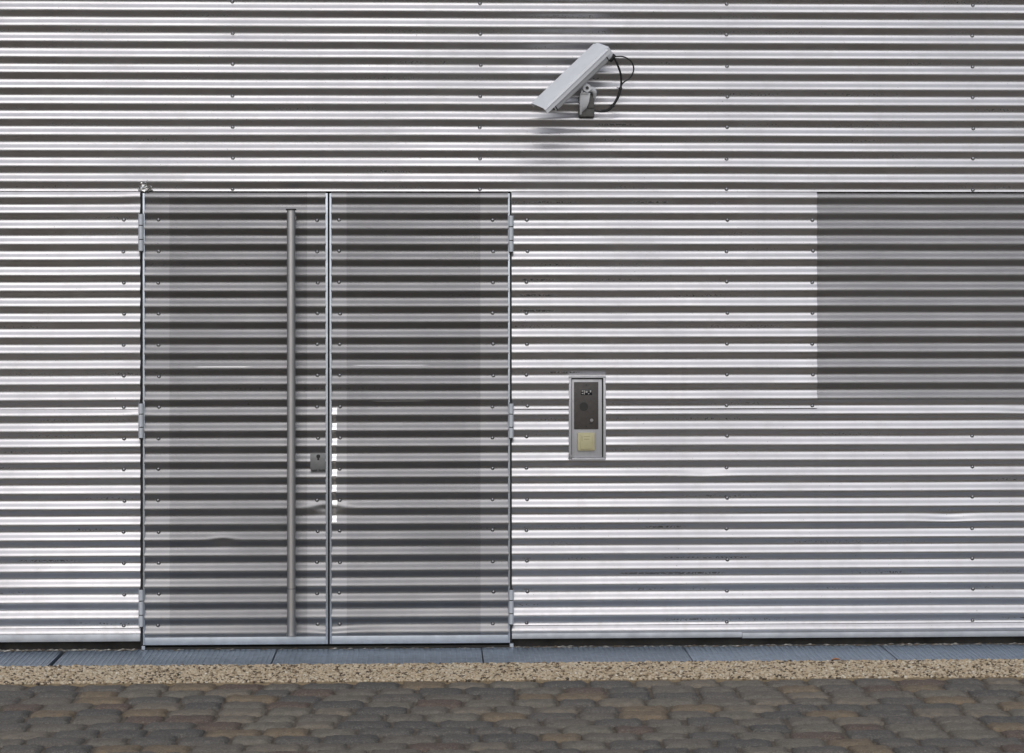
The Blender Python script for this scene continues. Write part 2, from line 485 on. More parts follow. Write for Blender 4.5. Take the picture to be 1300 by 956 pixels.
# crumpled sealant above the upper left door corner
sv, sf = [], []
for q in range(60):
    cx, cz = random.gauss(-1.795, 0.017), 2.236 + abs(random.gauss(0.012, 0.012))
    b0 = len(sv); sz = random.uniform(0.004, 0.011); an = random.uniform(0, 6.28)
    cy = float(profile(np.array([cx]), np.array([cz]), 3)[0]) - 0.0105 - 0.004
    P4 = [Vector((math.cos(an + i * 2.1) * sz, random.uniform(-0.005, 0.003), math.sin(an + i * 2.1) * sz * 0.7)) for i in range(3)] + [Vector((0, 0.006, 0))]
    sv += [tuple(Vector((cx, cy, cz)) + p) for p in P4]
    sf += [(b0, b0 + 1, b0 + 2), (b0, b0 + 3, b0 + 1), (b0 + 1, b0 + 3, b0 + 2), (b0 + 2, b0 + 3, b0)]
o = mesh_obj('crumpled_sealant', sv, sf, plain('crumpled foil sealant', (0.6, 0.6, 0.6), 0.25, 1.0, 0.3, 90, 0.2, 0.002), wall)
o['kind'] = 'stuff'

# concrete plinth in the dark gap under the cladding
mb = MB()
mb.box(XL, D0, 0.030, 0.044, 0.0, 0.075); mb.box(D1, XR, 0.030, 0.044, 0.0, 0.075)
mb.build('plinth', M['plinth'], wall, False)
mb = MB(); mb.box(D0 + 0.001, D1 - 0.001, -0.004, 0.05, 0.0, 0.011, 0.002)
mb.build('threshold', M['plinth'], wall, False)

# ------------------------------------------------------------------ door leaves
def hinge(parent, x, zt, zb):
    h = MB(); h.box(x - 0.004, x + 0.004, -0.012, 0.010, zb + 0.004, zt - 0.004)
    hp = h.build('hinge', M['dark'], parent, False)
    H = zt - zb
    cuts = [zt, zt - H * 0.30, zt - H * 0.68, zb]
    for i in range(3):
        m = MB(); m.cyl((x, -0.017, cuts[i] - (0.003 if i else 0)), (x, -0.017, cuts[i + 1] + 0.002), 0.0128, n=20)
        m.box(x - 0.0125, x + 0.0125, -0.017, -0.003, cuts[i + 1] + 0.002, cuts[i] - (0.003 if i else 0))
        m.build('knuckle', M['hinge'], hp, True)
    m = MB(); m.cyl((x, -0.017, zt + 0.005), (x, -0.017, zb - 0.005), 0.0085, n=14); m.build('pin', M['washer'], hp)
    return hp

def leaf(name, label, xs0, xs1, xe0, xe1, zb, zr, seed, screws):
    root = empty(name, ((xs0 + xe1) / 2, 0, zb))
    tag(root, label, 'door', 'the two leaves of the double door')
    sh = sheet('door_sheet', xs1 - 0.002, xe0 + 0.002, zr - 0.004, 2.2325, -0.0008, M['sheet_door'], root, seed, xstep=0.02)
    for k in range(12, 39, 2):
        for x in screws: screw(x, k, sh, -0.0008, seed)
    for a, b in ((xs0, xs1), (xe0, xe1)):
        m = MB(); m.box(a, b, -0.0078, 0.030, zb + 0.0, 2.226, 0.0008); m.build('door_stile', M['alu'], root)
    m = MB(); m.box(xs1 + 0.0003, xe0 - 0.0003, -0.0088, 0.030, zb, zr, 0.0008); m.build('bottom_rail', M['alu'], root)
    m = MB(); m.box(xs1, xe0, 0.012, 0.046, zr, 2.222); m.build('door_core', M['dark'], root, False)
    return root

dl = leaf('door_leaf', 'left leaf of the metal double door, carrying the long vertical pull bar', -1.8000, -1.7905, -0.9118, -0.9005, 0.0242, 0.0607, 83, (-1.7256, -0.952))
dr = leaf('door_leaf', 'right leaf of the metal double door, with white tape squares along its left edge', -0.8925, -0.8828, -0.0198, -0.0105, 0.0241, 0.0626, 93, (-0.8444, -0.0932))
for zt, zb in ((2.1231, 1.9427), (1.2018, 1.0329), (0.2959, 0.1155)): hinge(dl, -1.8075, zt, zb)
for zt, zb in ((2.1163, 1.9386), (1.1971, 1.0271), (0.2856, 0.1157)): hinge(dr, -0.0055, zt, zb)

# long pull bar
HX, HY_ = -1.0746, -0.082
m = MB(); m.cyl((HX, HY_, 0.088), (HX, HY_, 2.140), 0.0205, n=28); pull = m.build('pull_handle', M['steel'], dl)
for z0, z1, r in ((2.140, 2.1475, 0.025), (0.078, 0.088, 0.024)):
    m = MB(); m.cyl((HX, HY_, z0), (HX, HY_, z1), r, n=24); m.build('end_cap', M['washer'] if z0 > 1 else M['steel'], pull)
m = MB(); m.cyl((HX, HY_, 0.3055), (HX, HY_, 0.3080), 0.0208, n=24); m.build('joint_ring', M['washer'], pull)
for z in (2.105, 1.08, 0.125):
    m = MB(); m.cyl((HX, HY_ + 0.016, z), (HX, 0.004, z), 0.011, n=16); m.cyl((HX, -0.012, z), (HX, 0.002, z), 0.020, n=20)
    m.build('handle_bracket', M['steel'], pull)

# lock plate
m = MB(); m.box(-0.9865, -0.9125, -0.0125, 0.0, 0.8765, 0.9535, 0.001)
lock = m.build('lock_plate', plain('dull lock steel', (0.22, 0.225, 0.23), 0.5, 0.7, 0.1, 40, 0.05), dl)
m = MB(); m.cyl((-0.9475, -0.0128, 0.9415), (-0.9475, -0.0150, 0.9415), 0.0095, n=18)
m.box(-0.9520, -0.9430, -0.0149, -0.0127, 0.9230, 0.9400, 0.001)
m.build('keyhole', M['black'], lock)

# tape strip down the right leaf: shade between the white squares is painted grey
def tape_patch(name, x0, x1, z0, z1, off, mat, parent, seed):
    zs = np.linspace(z0, z1, max(4, int((z1 - z0) / 0.004)))
    V, F = [], []
    for z in zs:
        y = float(profile(np.array([(x0 + x1) / 2]), np.array([z]), seed)[0]) - 0.0008 - off
        V += [(x0, y, z), (x1, y, z), (x1, y + off, z), (x0, y + off, z)]
    n = len(zs)
    for i in range(n - 1):
        a = i * 4
        for q in range(4): F.append((a + q, a + (q + 1) % 4, a + 4 + (q + 1) % 4, a + 4 + q))
    F += [(3, 2, 1, 0), ((n - 1) * 4, (n - 1) * 4 + 1, (n - 1) * 4 + 2, (n - 1) * 4 + 3)]
    return mesh_obj(name, V, F, mat, parent)
tape = tape_patch('tape_strip', -0.8795, -0.8610, 0.615, 1.182, 0.0010, M['tape'], dr, 93)
for i, zc in enumerate([1.163 - 0.0754 * q for q in range(8)]):
    w = random.uniform(0, 0.002)
    tape_patch('white_square', -0.8815 + w, -0.8575 + w - 0.002 * (i % 2), zc - 0.0165, zc + 0.0140, 0.0019, M['white'], tape, 93)

# ------------------------------------------------------------------ intercom box
ic = empty('intercom_box', (0.369, 0, 0.9173))
tag(ic, 'recessed silver intercom with dark speaker panel and cream switch, right of the door', 'intercom')
X0, X1, Z0, Z1 = 0.2782, 0.4602, 0.9173, 1.3316
m = MB()
yo = -0.0125
m.box(X0, X0 + 0.012, yo, 0.03, Z0 + 0.013, Z1 - 0.0115, 0.0015); m.box(X1 - 0.0125, X1, yo, 0.03, Z0 + 0.013, Z1 - 0.0115, 0.0015)
m.box(X0, X1, yo - 0.0005, 0.03, Z1 - 0.0115, Z1, 0.0015); m.box(X0, X1 - 0.004, yo - 0.0008, 0.03, Z0, Z0 + 0.0125, 0.0015)
m.build('box_frame', M['plate'], ic)
m = MB(); m.box(X0 + 0.003, X1 - 0.003, 0.0125, 0.03, Z0 + 0.003, Z1 - 0.003); m.build('box_back', M['dark'], ic, False)
m = MB(); m.box(X0 + 0.0145, X1 - 0.0185, -0.0165, -0.0138, Z0 + 0.014, Z1 - 0.018, 0.001)
fp = m.build('face_plate', M['plate'], ic)
m = MB(); m.box(0.3040, 0.4235, -0.0210, -0.0155, 1.0690, 1.3005, 0.001)
sp = m.build('speaker_panel', M['panel'], ic)
m = MB(); m.box(0.3380, 0.3925, -0.0225, -0.0205, 1.2370, 1.2640, 0.0008); win = m.build('display_window', M['glass'], sp)
m = MB()
for (a, b, c, d) in ((0.342, 0.350, 1.242, 1.247), (0.353, 0.357, 1.240, 1.259), (0.361, 0.370, 1.248, 1.256), (0.373, 0.379, 1.241, 1.246), (0.382, 0.388, 1.250, 1.260), (0.343, 0.349, 1.254, 1.259)):
    m.box(a, b, -0.0232, -0.0223, c, d)
m.build('display_symbols', M['print'], win, False)
m = MB(); m.cyl((0.352, -0.0210, 1.180), (0.352, -0.0223, 1.180), 0.0215, n=28); m.build('speaker_grille', M['panel_dark'], sp)
m = MB(); m.cyl((0.3905, -0.0210, 1.1135), (0.3905, -0.0260, 1.1135), 0.0085, 0.0075, n=20); m.build('push_button', M['screw'], sp)
m = MB(); m.box(0.378, 0.396, -0.0219, -0.0205, 1.0945, 1.0985); m.build('name_slot', M['black'], sp, False)
for zq in (1.286, 1.083):
    m = MB(); m.cyl((0.364, -0.0210, zq), (0.364, -0.0220, zq), 0.0035, n=12); m.build('panel_screw', M['panel_dark'], sp)
m = MB(); m.box(0.3215, 0.4055, -0.0305, -0.0155, 0.9645, 1.0525, 0.004); sw = m.build('light_switch', M['cream'], ic)
m = MB(); m.box(0.3335, 0.3950, -0.0350, -0.0285, 0.9730, 1.0425, 0.003); rk = m.build('switch_rocker', M['cream'], sw)
m = MB(); m.box(0.352, 0.378, -0.0355, -0.0345, 1.0195, 1.0225); m.box(0.341, 0.3435, -0.0355, -0.0345, 1.012, 1.036); m.box(0.350, 0.382, -0.0355, -0.0345, 1.0335, 1.0355)
m.build('switch_marks', M['cream_dark'], rk, False)

cv = [(X0 - 0.004, -0.016, Z0 + 0.012), (X0 + 0.010, -0.022, Z0 + 0.020), (X0 + 0.016, -0.014, Z0 + 0.006), (X0 + 0.004, -0.020, Z0 + 0.036), (X0 + 0.012, -0.010, Z0 + 0.030), (X0 + 0.002, -0.008, Z0 + 0.002)]
mesh_obj('bent_corner', cv, [(0, 1, 3), (1, 2, 4), (1, 4, 3), (0, 5, 2), (0, 2, 1), (5, 4, 2), (5, 3, 4), (5, 0, 3)], plain('bare bent metal', (0.8, 0.8, 0.82), 0.25, 1.0), ic)
for o_ in (fp, sp, sw): o_.location.y += 0.0175 if o_ is not sw else 0.0165

# ------------------------------------------------------------------ security camera
cc = empty('security_camera', (0.365, 0.0, 2.60))
tag(cc, 'light grey security camera on a wall bracket, pointing down to the left', 'camera')
u = Vector((-0.309, -0.078, -0.298)).normalized()
v = Vector((0.058, -0.0995, -0.034)); v = (v - u * v.dot(u)).normalized()
w = u.cross(v).normalized()
CC = Vector((0.2695, -0.155, 2.790))
MC = Matrix(((u.x, v.x, w.x, CC.x), (u.y, v.y, w.y, CC.y), (u.z, v.z, w.z, CC.z), (0, 0, 0, 1)))

def extrude_u(mb, poly, u0, u1, mat=0):
    A = [mb.bm.verts.new((u0, a, b)) for a, b in poly]; B = [mb.bm.verts.new((u1, a, b)) for a, b in poly]
    n = len(poly)
    mb.bm.faces.new(A); mb.bm.faces.new(B[::-1])
    for i in range(n): mb.bm.faces.new((A[i], B[i], B[(i + 1) % n], A[(i + 1) % n]))

# sun shield: shallow inverted channel
hw = 0.060
outer = [(-hw - 0.006, -0.031), (-hw - 0.003, -0.010), (-hw + 0.004, 0.0), (0, 0.0025), (hw - 0.004, 0.0), (hw + 0.003, -0.010), (hw + 0.006, -0.031)]
inner = [(a * 0.965, b - 0.0025) for a, b in outer[1:-1]]
poly = outer + [(hw + 0.0035, -0.031)] + inner[::-1] + [(-hw - 0.0035, -0.031)]
m = MB(); extrude_u(m, poly, -0.218, 0.218); m.xform(MC)
shield = m.build('sun_shield', M['cam_paint'], cc, True, 25)
# rolled edge line along the side
m = MB(); m.box(-0.217, 0.217, hw - 0.0010, hw + 0.0062, -0.0115, -0.0075, 0.001); m.xform(MC); m.build('shield_bead', M['cam_paint'], shield)
# housing body, rounded underside
def rr(hw_, top, bot, r, n=6):
    pts = [(-hw_, top), (hw_, top)]
    for k in range(n + 1):
        a = -math.pi / 2 * k / n
        pts.append((hw_ - r + r * math.cos(a), bot + r + r * math.sin(a)))
    for k in range(n + 1):
        a = -math.pi / 2 - math.pi / 2 * k / n
        pts.append((-hw_ + r + r * math.cos(a), bot + r + r * math.sin(a)))
    return pts
m = MB(); extrude_u(m, rr(0.050, -0.010, -0.074, 0.020), -0.196, 0.168); m.xform(MC)
body = m.build('housing', M['cam_body'], cc, True, 30)
m = MB(); extrude_u(m, rr(0.0515, -0.009, -0.0755, 0.021), 0.158, 0.163); m.xform(MC); m.build('front_gasket', M['black'], body)
m = MB(); extrude_u(m, rr(0.0515, -0.009, -0.0755, 0.021), -0.199, -0.195); m.xform(MC); m.build('rear_gasket', M['black'], body)
m = MB(); extrude_u(m, rr(0.042, -0.014, -0.066, 0.014), 0.1682, 0.170); m.xform(MC); m.build('front_glass', M['glass'], body)
# rear cap: rounded end
m = MB()
secs = [(-0.199, 1.0), (-0.218, 1.0), (-0.229, 0.94), (-0.236, 0.82), (-0.239, 0.62)]
rings = []
base_poly = rr(0.0545, -0.004, -0.070, 0.022)
for uu, sc in secs:
    rings.append([m.bm.verts.new((uu, a * sc, (b + 0.032) * sc - 0.032)) for a, b in base_poly])
for A, B in zip(rings, rings[1:]):
    for i in range(len(A)): m.bm.faces.new((A[i], A[(i + 1) % len(A)], B[(i + 1) % len(A)], B[i]))
m.bm.faces.new(rings[0]); m.bm.faces.new(rings[-1])
m.xform(MC); m.build('rear_cap', M['cam_paint'], cc, True, 40)

# bracket
KN = Vector((0.361, -0.092, 2.734))
m = MB(); m.box(0.328, 0.401, -0.052, 0.002, 2.600, 2.652, 0.003); m.box(0.325, 0.404, -0.014, 0.002, 2.594, 2.700, 0.002); m.box(0.366, 0.400, -0.062, -0.010, 2.640, 2.712, 0.006)
br = m.build('wall_bracket', plain('bracket casting with painted shade', (0.12, 0.12, 0.115), 0.55, 0.3, 0.2, 30, 0.1), cc)  # dark colour stands in for shade under and inside the light grey bracket
arc = [(-0.050, 2.606), (-0.068, 2.625), (-0.088, 2.660), (-0.100, 2.700), (-0.102, 2.722), (-0.088, 2.735), (-0.070, 2.734), (-0.048, 2.722),
       (-0.052, 2.712), (-0.070, 2.722), (-0.084, 2.722), (-0.090, 2.714), (-0.089, 2.700), (-0.078, 2.664), (-0.058, 2.632), (-0.046, 2.618)]
m = MB(); m.prism([(-0.03, 2.606), (-0.056, 2.610), (-0.078, 2.632), (-0.096, 2.676), (-0.100, 2.706), (-0.086, 2.712), (-0.03, 2.690)], 0.3290, 0.3390)
m.build('arm_cheek', M['cam_paint'], br)
m = MB()                                     # curved web from the wall block up to the joint
rows = [(-0.055, 2.620, 0.332, 0.340), (-0.075, 2.640, 0.332, 0.362), (-0.090, 2.668, 0.332, 0.372), (-0.098, 2.695, 0.333, 0.376), (-0.098, 2.712, 0.338, 0.378)]
A = [[m.bm.verts.new((x, y + dy, z)) for x in (a, b) for dy in (0, 0.008)] for y, z, a, b in rows]
for p, q in zip(A, A[1:]):
    for i, j in ((0, 2), (2, 3), (3, 1), (1, 0)): m.bm.faces.new((p[i], p[j], q[j], q[i]))
m.bm.faces.new((A[0][0], A[0][1], A[0][3], A[0][2])); m.bm.faces.new((A[-1][0], A[-1][2], A[-1][3], A[-1][1]))
m.build('arm_web', M['cam_paint'], br, True, 60)
m = MB()                                     # hood over the open side
m.tube(smooth_path([(0.372, -0.09, 2.728), (0.388, -0.088, 2.730), (0.399, -0.080, 2.718), (0.4015, -0.070, 2.706), (0.4005, -0.050, 2.690)], 5), [0.012, 0.0125, 0.013, 0.0135, 0.0135, 0.0135, 0.013, 0.013, 0.0125, 0.012, 0.0115, 0.011, 0.010, 0.0095, 0.009, 0.0085, 0.008, 0.008, 0.008, 0.008, 0.008][:21], 10)
m.build('arm_hood', M['cam_paint'], br)
m = MB(); m.cyl(KN + Vector((0, -0.030, 0)), KN + Vector((0, 0.024, 0)), 0.019, n=22); jt = m.build('swivel_joint', M['cam_paint'], br)
m = MB(); m.cyl(KN + Vector((0, -0.0305, 0)), KN + Vector((0, -0.036, 0)), 0.0085, n=6); m.build('bolt', M['washer'], jt)
m = MB(); m.cyl(KN, KN + w * 0.056, 0.017, n=18)
q0 = Vector((-0.044, 0, -0.062))
m2 = MB(); m2.box(-0.085, -0.005, -0.030, 0.030, -0.070, -0.0615, 0.002); m2.xform(MC); m2.build('mount_plate', M['cam_paint'], br)
m.build('joint_stem', M['cam_body'], br)
m = MB(); m.box(0.331, 0.368, -0.112, -0.098, 2.7075, 2.7135, 0.001); m.cyl((0.338, -0.105, 2.716), (0.338, -0.105, 2.726), 0.006, n=8)
m.build('clamp_tab', M['cam_paint'], br)

# cables
g = MC @ Vector((-0.206, 0.036, -0.074))
gdir = -u
m = MB(); m.cyl(g, g + gdir * 0.022, 0.0145, n=14); m.cyl(g + gdir * 0.020, g + gdir * 0.036, 0.0105, n=12); m.build('cable_gland', M['black'], cc)
s0 = g + gdir * 0.034
c1 = smooth_path([s0, (0.490, -0.12, 2.888), (0.510, -0.11, 2.848), (0.526, -0.10, 2.802), (0.529, -0.09, 2.752), (0.520, -0.085, 2.703), (0.498, -0.08, 2.662), (0.470, -0.07, 2.630), (0.436, -0.055, 2.624), (0.405, -0.045, 2.630), (0.385, -0.040, 2.645), (0.372, -0.045, 2.668)], 8)
c2 = smooth_path([s0 + Vector((0.0, 0.012, 0.0)), (0.500, -0.10, 2.889), (0.540, -0.09, 2.889), (0.578, -0.08, 2.868), (0.592, -0.075, 2.830), (0.576, -0.07, 2.790), (0.542, -0.075, 2.765), (0.527, -0.08, 2.742), (0.513, -0.078, 2.698), (0.495, -0.075, 2.664), (0.466, -0.066, 2.634), (0.434, -0.050, 2.628)], 8)
m = MB(); m.tube(c1, 0.0052, 8); m.build('cable', M['black'], cc)
m = MB(); m.tube(c2, 0.0036, 8); m.build('cable', M['black'], cc)
for p, d in (((0.5260, -0.086, 2.735), (0.1, 0, 1)), ((0.489, -0.076, 2.651), (0.7, 0, 1))):
    m = MB(); p, d = Vector(p), Vector(d).normalized(); m.cyl(p - d * 0.004, p + d * 0.004, 0.0095, n=10)
    m.tube([p + Vector((-0.008, -0.006, 0)), p + Vector((-0.018, -0.010, 0.004))], 0.0018, 5)
    m.build('cable_tie', M['black'], cc)

# ------------------------------------------------------------------ ground
def sheet_plane(name, x0, x1, y0, y1, z, mat):
    o = mesh_obj(name, [(x0, y0, z), (x1, y0, z), (x1, y1, z), (x0, y1, z)], [(0, 1, 2, 3)], mat)
    return tag(o, kind='structure')
tg = NT('pale paving ground')
gn = tg.noise(0.8, 6, 0.6); gf = tg.noise(22, 4, 0.6)
tg.set(base=tg.mix(tg.remap(gf, 0.3, 0.7), tg.mix(tg.remap(gn, 0.3, 0.7), (0.25, 0.215, 0.165), (0.21, 0.182, 0.14)), (0.165, 0.145, 0.113)), rough=0.9)
tg.bump(gf, 0.4, 0.01)
sheet_plane('ground', -2500, 2500, -2500, 2500, -0.065, tg.m)

# drain channel and its covers
CH = 0.415
mb = MB()
mb.box(-4.16, 3.8, -CH - 0.002, 0.012, -0.0645, -0.045)
tag(mb.build('drain_channel', M['dark'], None, False), kind='structure')
grate_mat = [plain('galvanised grating', (0.40, 0.47, 0.56), 0.36, 0.85, 0.16, 22, 0.08),
             plain('galvanised grating lighter', (0.48, 0.56, 0.66), 0.36, 0.85, 0.16, 22, 0.08)]
seams = [-4.16, -3.17, -2.178, -1.148, -0.151, 0.8395, 1.815, 2.805, 3.8]
GL = {-4.16: 'steel drain cover beyond the left end of the visible row', 2.805: 'steel drain cover beyond the right end of the visible row',
      -3.17: 'steel drain cover at the far left, left of the wide black slot', -2.178: 'steel drain cover under the left hinges, just right of the wide black slot',
      -1.148: 'steel drain cover below the pull bar and the middle of the double door', -0.151: 'steel drain cover under the intercom, right of the double door',
      0.8395: 'paler steel drain cover starting left of the orange leaf, right of the intercom', 1.815: 'steel drain cover at the far right end of the visible row'}
for i, (a, b) in enumerate(zip(seams, seams[1:])):
    if a not in GL: continue
    root = empty('drain_cover', ((a + b) / 2, -CH / 2, 0))
    tag(root, GL[a], 'drain cover', 'steel drain covers along the foot of the wall')
    a0 = a + (0.012 if abs(a + 2.178) < 0.01 else 0.0035)
    b0 = b - (0.012 if abs(b + 2.178) < 0.01 else 0.0035)
    gm = grate_mat[1 if a > 0.5 else 0]
    zt = random.uniform(-0.0015, 0.0005)
    m = MB()
    m.box(a0, b0, -0.008, -0.002, -0.030, zt); m.box(a0, b0, -CH, -CH + 0.006, -0.030, zt)
    m.box(a0, a0 + 0.006, -CH + 0.006, -0.008, -0.030, zt); m.box(b0 - 0.006, b0, -CH + 0.006, -0.008, -0.030, zt)
    m.build('cover_frame', gm, root, False)
    m = MB()
    y = -CH + 0.016
    while y < -0.014:
        m.box(a0 + 0.006, b0 - 0.006, y - 0.0025, y + 0.0025, -0.026, zt - 0.0012); y += 0.0123
    o = m.build('mesh_bars', gm, root, False); o['kind'] = 'stuff'
    m = MB()
    x = a0 + 0.022
    while x < b0 - 0.012:
        m.box(x - 0.0022, x + 0.0022, -CH + 0.007, -0.009, -0.022, zt + 0.0008); x += 0.0248
    o = m.build('cross_bars', gm, root, False); o['kind'] = 'stuff'

# exposed aggregate strip: bedding plus pebbles
GY0, GY1 = -0.862, -CH - 0.004
mb = MB(); mb.box(-4.7, 4.7, GY0, GY1, -0.0648, -0.006)
tag(mb.build('aggregate_bed', plain('sandy mortar', (0.30, 0.235, 0.15), 0.95, 0.0, 0.25, 40, 0.5, 0.003), None, False), kind='structure')

def pebble_field(name, x0, x1, y0, y1, z, n, smin, smax, mat):
    t = (1 + 5 ** 0.5) / 2
    iv = np.array([(-1, t, 0), (1, t, 0), (-1, -t, 0), (1, -t, 0), (0, -1, t), (0, 1, t), (0, -1, -t), (0, 1, -t), (t, 0, -1), (t, 0, 1), (-t, 0, -1), (-t, 0, 1)], float)
    iv /= np.linalg.norm(iv[0])
    jf = np.array([(0, 11, 5), (0, 5, 1), (0, 1, 7), (0, 7, 10), (0, 10, 11), (1, 5, 9), (5, 11, 4), (11, 10, 2), (10, 7, 6), (7, 1, 8), (3, 9, 4), (3, 4, 2), (3, 2, 6), (3, 6, 8), (3, 8, 9), (4, 9, 5), (2, 4, 11), (6, 2, 10), (8, 6, 7), (9, 8, 1)])
    c = np.stack([rng.uniform(x0, x1, n), rng.uniform(y0, y1, n), np.full(n, z)], 1)
    s = rng.uniform(smin, smax, (n, 1)) * rng.uniform(0.7, 1.3, (n, 3)); s[:, 2] *= 0.75
    c[:, 2] += rng.uniform(-0.3, 0.25, n) * s[:, 2]
    ang = rng.uniform(0, 2 * np.pi, n); ca, sa = np.cos(ang)[:, None], np.sin(ang)[:, None]
    V = iv[None] * rng.uniform(0.78, 1.2, (n, 12, 1)) * s[:, None, :]
    V = np.stack([V[..., 0] * ca - V[..., 1] * sa, V[..., 0] * sa + V[..., 1] * ca, V[..., 2]], -1) + c[:, None, :]
    V[..., 1] = np.clip(V[..., 1], GY0 - 0.012, GY1 - 0.0005)
    F = (jf[None] + (np.arange(n) * 12)[:, None, None]).reshape(-1, 3)
    me = bpy.data.meshes.new(name)
    me.vertices.add(n * 12); me.vertices.foreach_set('co', V.reshape(-1))
    me.loops.add(F.size); me.loops.foreach_set('vertex_index', F.ravel())
    me.polygons.add(len(F)); me.polygons.foreach_set('loop_start', np.arange(0, F.size, 3))
    me.update(calc_edges=True); me.validate()
    me.materials.append(mat)
    o = bpy.data.objects.new(name, me); COL.objects.link(o)
    return tag(o, kind='stuff')
tp = NT('aggregate pebbles')
ri = tp.n('ShaderNodeNewGeometry').outputs['Random Per Island']
cr = tp.n('ShaderNodeValToRGB'); tp.l(ri, cr.inputs[0])
els = cr.color_ramp.elements
cols = [(0.0, (0.035, 0.03, 0.025)), (0.14, (0.17, 0.12, 0.075)), (0.27, (0.50, 0.39, 0.25)), (0.5, (0.60, 0.485, 0.34)), (0.72, (0.70, 0.605, 0.45)), (0.9, (0.54, 0.42, 0.27)), (1.0, (0.82, 0.77, 0.66))]
els[0].position, els[0].color = cols[0][0], cols[0][1] + (1,)
els[1].position, els[1].color = cols[-1][0], cols[-1][1] + (1,)
for p_, c_ in cols[1:-1]:
    e = els.new(p_); e.color = c_ + (1,)
tp.set(base=tp.mix(tp.remap(tp.noise(160, 3, 0.6), 0.35, 0.7, 0, 0.25), cr.outputs[0], (0.22, 0.18, 0.14)), rough=0.85)
tag(pebble_field('aggregate_pebbles', -4.1, 3.9, GY0, GY1, -0.004, 40000, 0.0036, 0.0100, tp.m), 'beige pebbles of the exposed aggregate strip in front of the drain covers', 'gravel')

# setts
def sett_material():
    t = NT('stone sett')
    oi = t.n('ShaderNodeObjectInfo').outputs['Random']
    cr = t.n('ShaderNodeValToRGB'); cr.color_ramp.interpolation = 'CONSTANT'; t.l(oi, cr.inputs[0])
    el = cr.color_ramp.elements
    cs = [(0, (0.19, 0.168, 0.138)), (0.2, (0.135, 0.126, 0.114)), (0.36, (0.26, 0.19, 0.115)), (0.48, (0.22, 0.195, 0.155)), (0.62, (0.11, 0.105, 0.098)), (0.74, (0.155, 0.105, 0.08)), (0.84, (0.25, 0.21, 0.16)), (0.93, (0.15, 0.137, 0.122))]
    el[0].position, el[0].color = 0, cs[0][1] + (1,)
    el[1].position, el[1].color = cs[-1][0], cs[-1][1] + (1,)
    for p_, c_ in cs[1:-1]:
        e = el.new(p_); e.color = c_ + (1,)
    n1 = t.noise(26, 6, 0.65); n2 = t.noise(140, 3, 0.6)
    c = t.mix(t.remap(n1, 0.3, 0.72, 0, 0.6), cr.outputs[0], (0.085, 0.078, 0.068))
    c = t.mix(t.remap(n2, 0.48, 0.72, 0, 0.6), c, (0.36, 0.33, 0.28))
    c = t.mix(t.remap(t.noise(260, 2, 0.6), 0.62, 0.7, 0, 0.6), c, (0.03, 0.028, 0.025))
    t.set(base=c, rough=t.remap(n1, 0.3, 0.7, 0.6, 0.85))
    t.bump(t.math('ADD', n1, t.math('MULTIPLY', n2, 0.7)), 0.9, 0.010)
    return t.m
M['sett'] = sett_material()
def sett_mesh(L, Wd):
    bm = bmesh.new()
    bmesh.ops.create_grid(bm, x_segments=7, y_segments=5, size=0.5)
    tilt = random.uniform(-0.025, 0.025); tilt2 = random.uniform(-0.03, 0.03)
    for v in bm.verts:
        a, b = v.co.x * 2, v.co.y * 2
        ex, ey = abs(a), abs(b)
        r = max(ex, ey)
        x = v.co.x * L + random.uniform(-0.0055, 0.0055); y = v.co.y * Wd + random.uniform(-0.0045, 0.0045)
        if ex > .99 and ey > .99: x *= 0.965; y *= 0.95
        z = -0.009 * (max(0, r - 0.80) / 0.20) ** 1.5 + random.uniform(-0.0022, 0.0022) + tilt * x + tilt2 * y
        v.co = Vector((x, y, z))
    r = bmesh.ops.extrude_edge_only(bm, edges=[e for e in bm.edges if e.is_boundary])
    for v in [q for q in r['geom'] if isinstance(q, bmesh.types.BMVert)]:
        v.co.z = -0.05; v.co.x *= 1.02; v.co.y *= 1.02
    bmesh.ops.recalc_face_normals(bm, faces=bm.faces[:])
    me = bpy.data.meshes.new('sett'); bm.to_mesh(me); bm.free()
    me.polygons.foreach_set('use_smooth', [True] * len(me.polygons))
    me.materials.append(M['sett'])
    return me
pav = mesh_obj('sett_paving', [(-4.7, -6.2, -0.0640), (4.7, -6.2, -0.0640), (4.7, GY0 - 0.001, -0.0640), (-4.7, GY0 - 0.001, -0.0640),
                               (-4.7, -6.2, -0.0180), (4.7, -6.2, -0.0180), (4.7, GY0 - 0.001, -0.0180), (-4.7, GY0 - 0.001, -0.0180)],
               [(3, 2, 1, 0), (4, 5, 6, 7), (0, 1, 5, 4), (1, 2, 6, 5), (2, 3, 7, 6), (3, 0, 4, 7)], plain('sandy joint filling', (0.155, 0.13, 0.10), 0.95, 0.0, 0.45, 45, 0.7, 0.006))
tag(pav, kind='structure')
variants = {}
rest_v, rest_f = [], []
y = GY0 - 0.001
rowi = 0
n_parts = 0
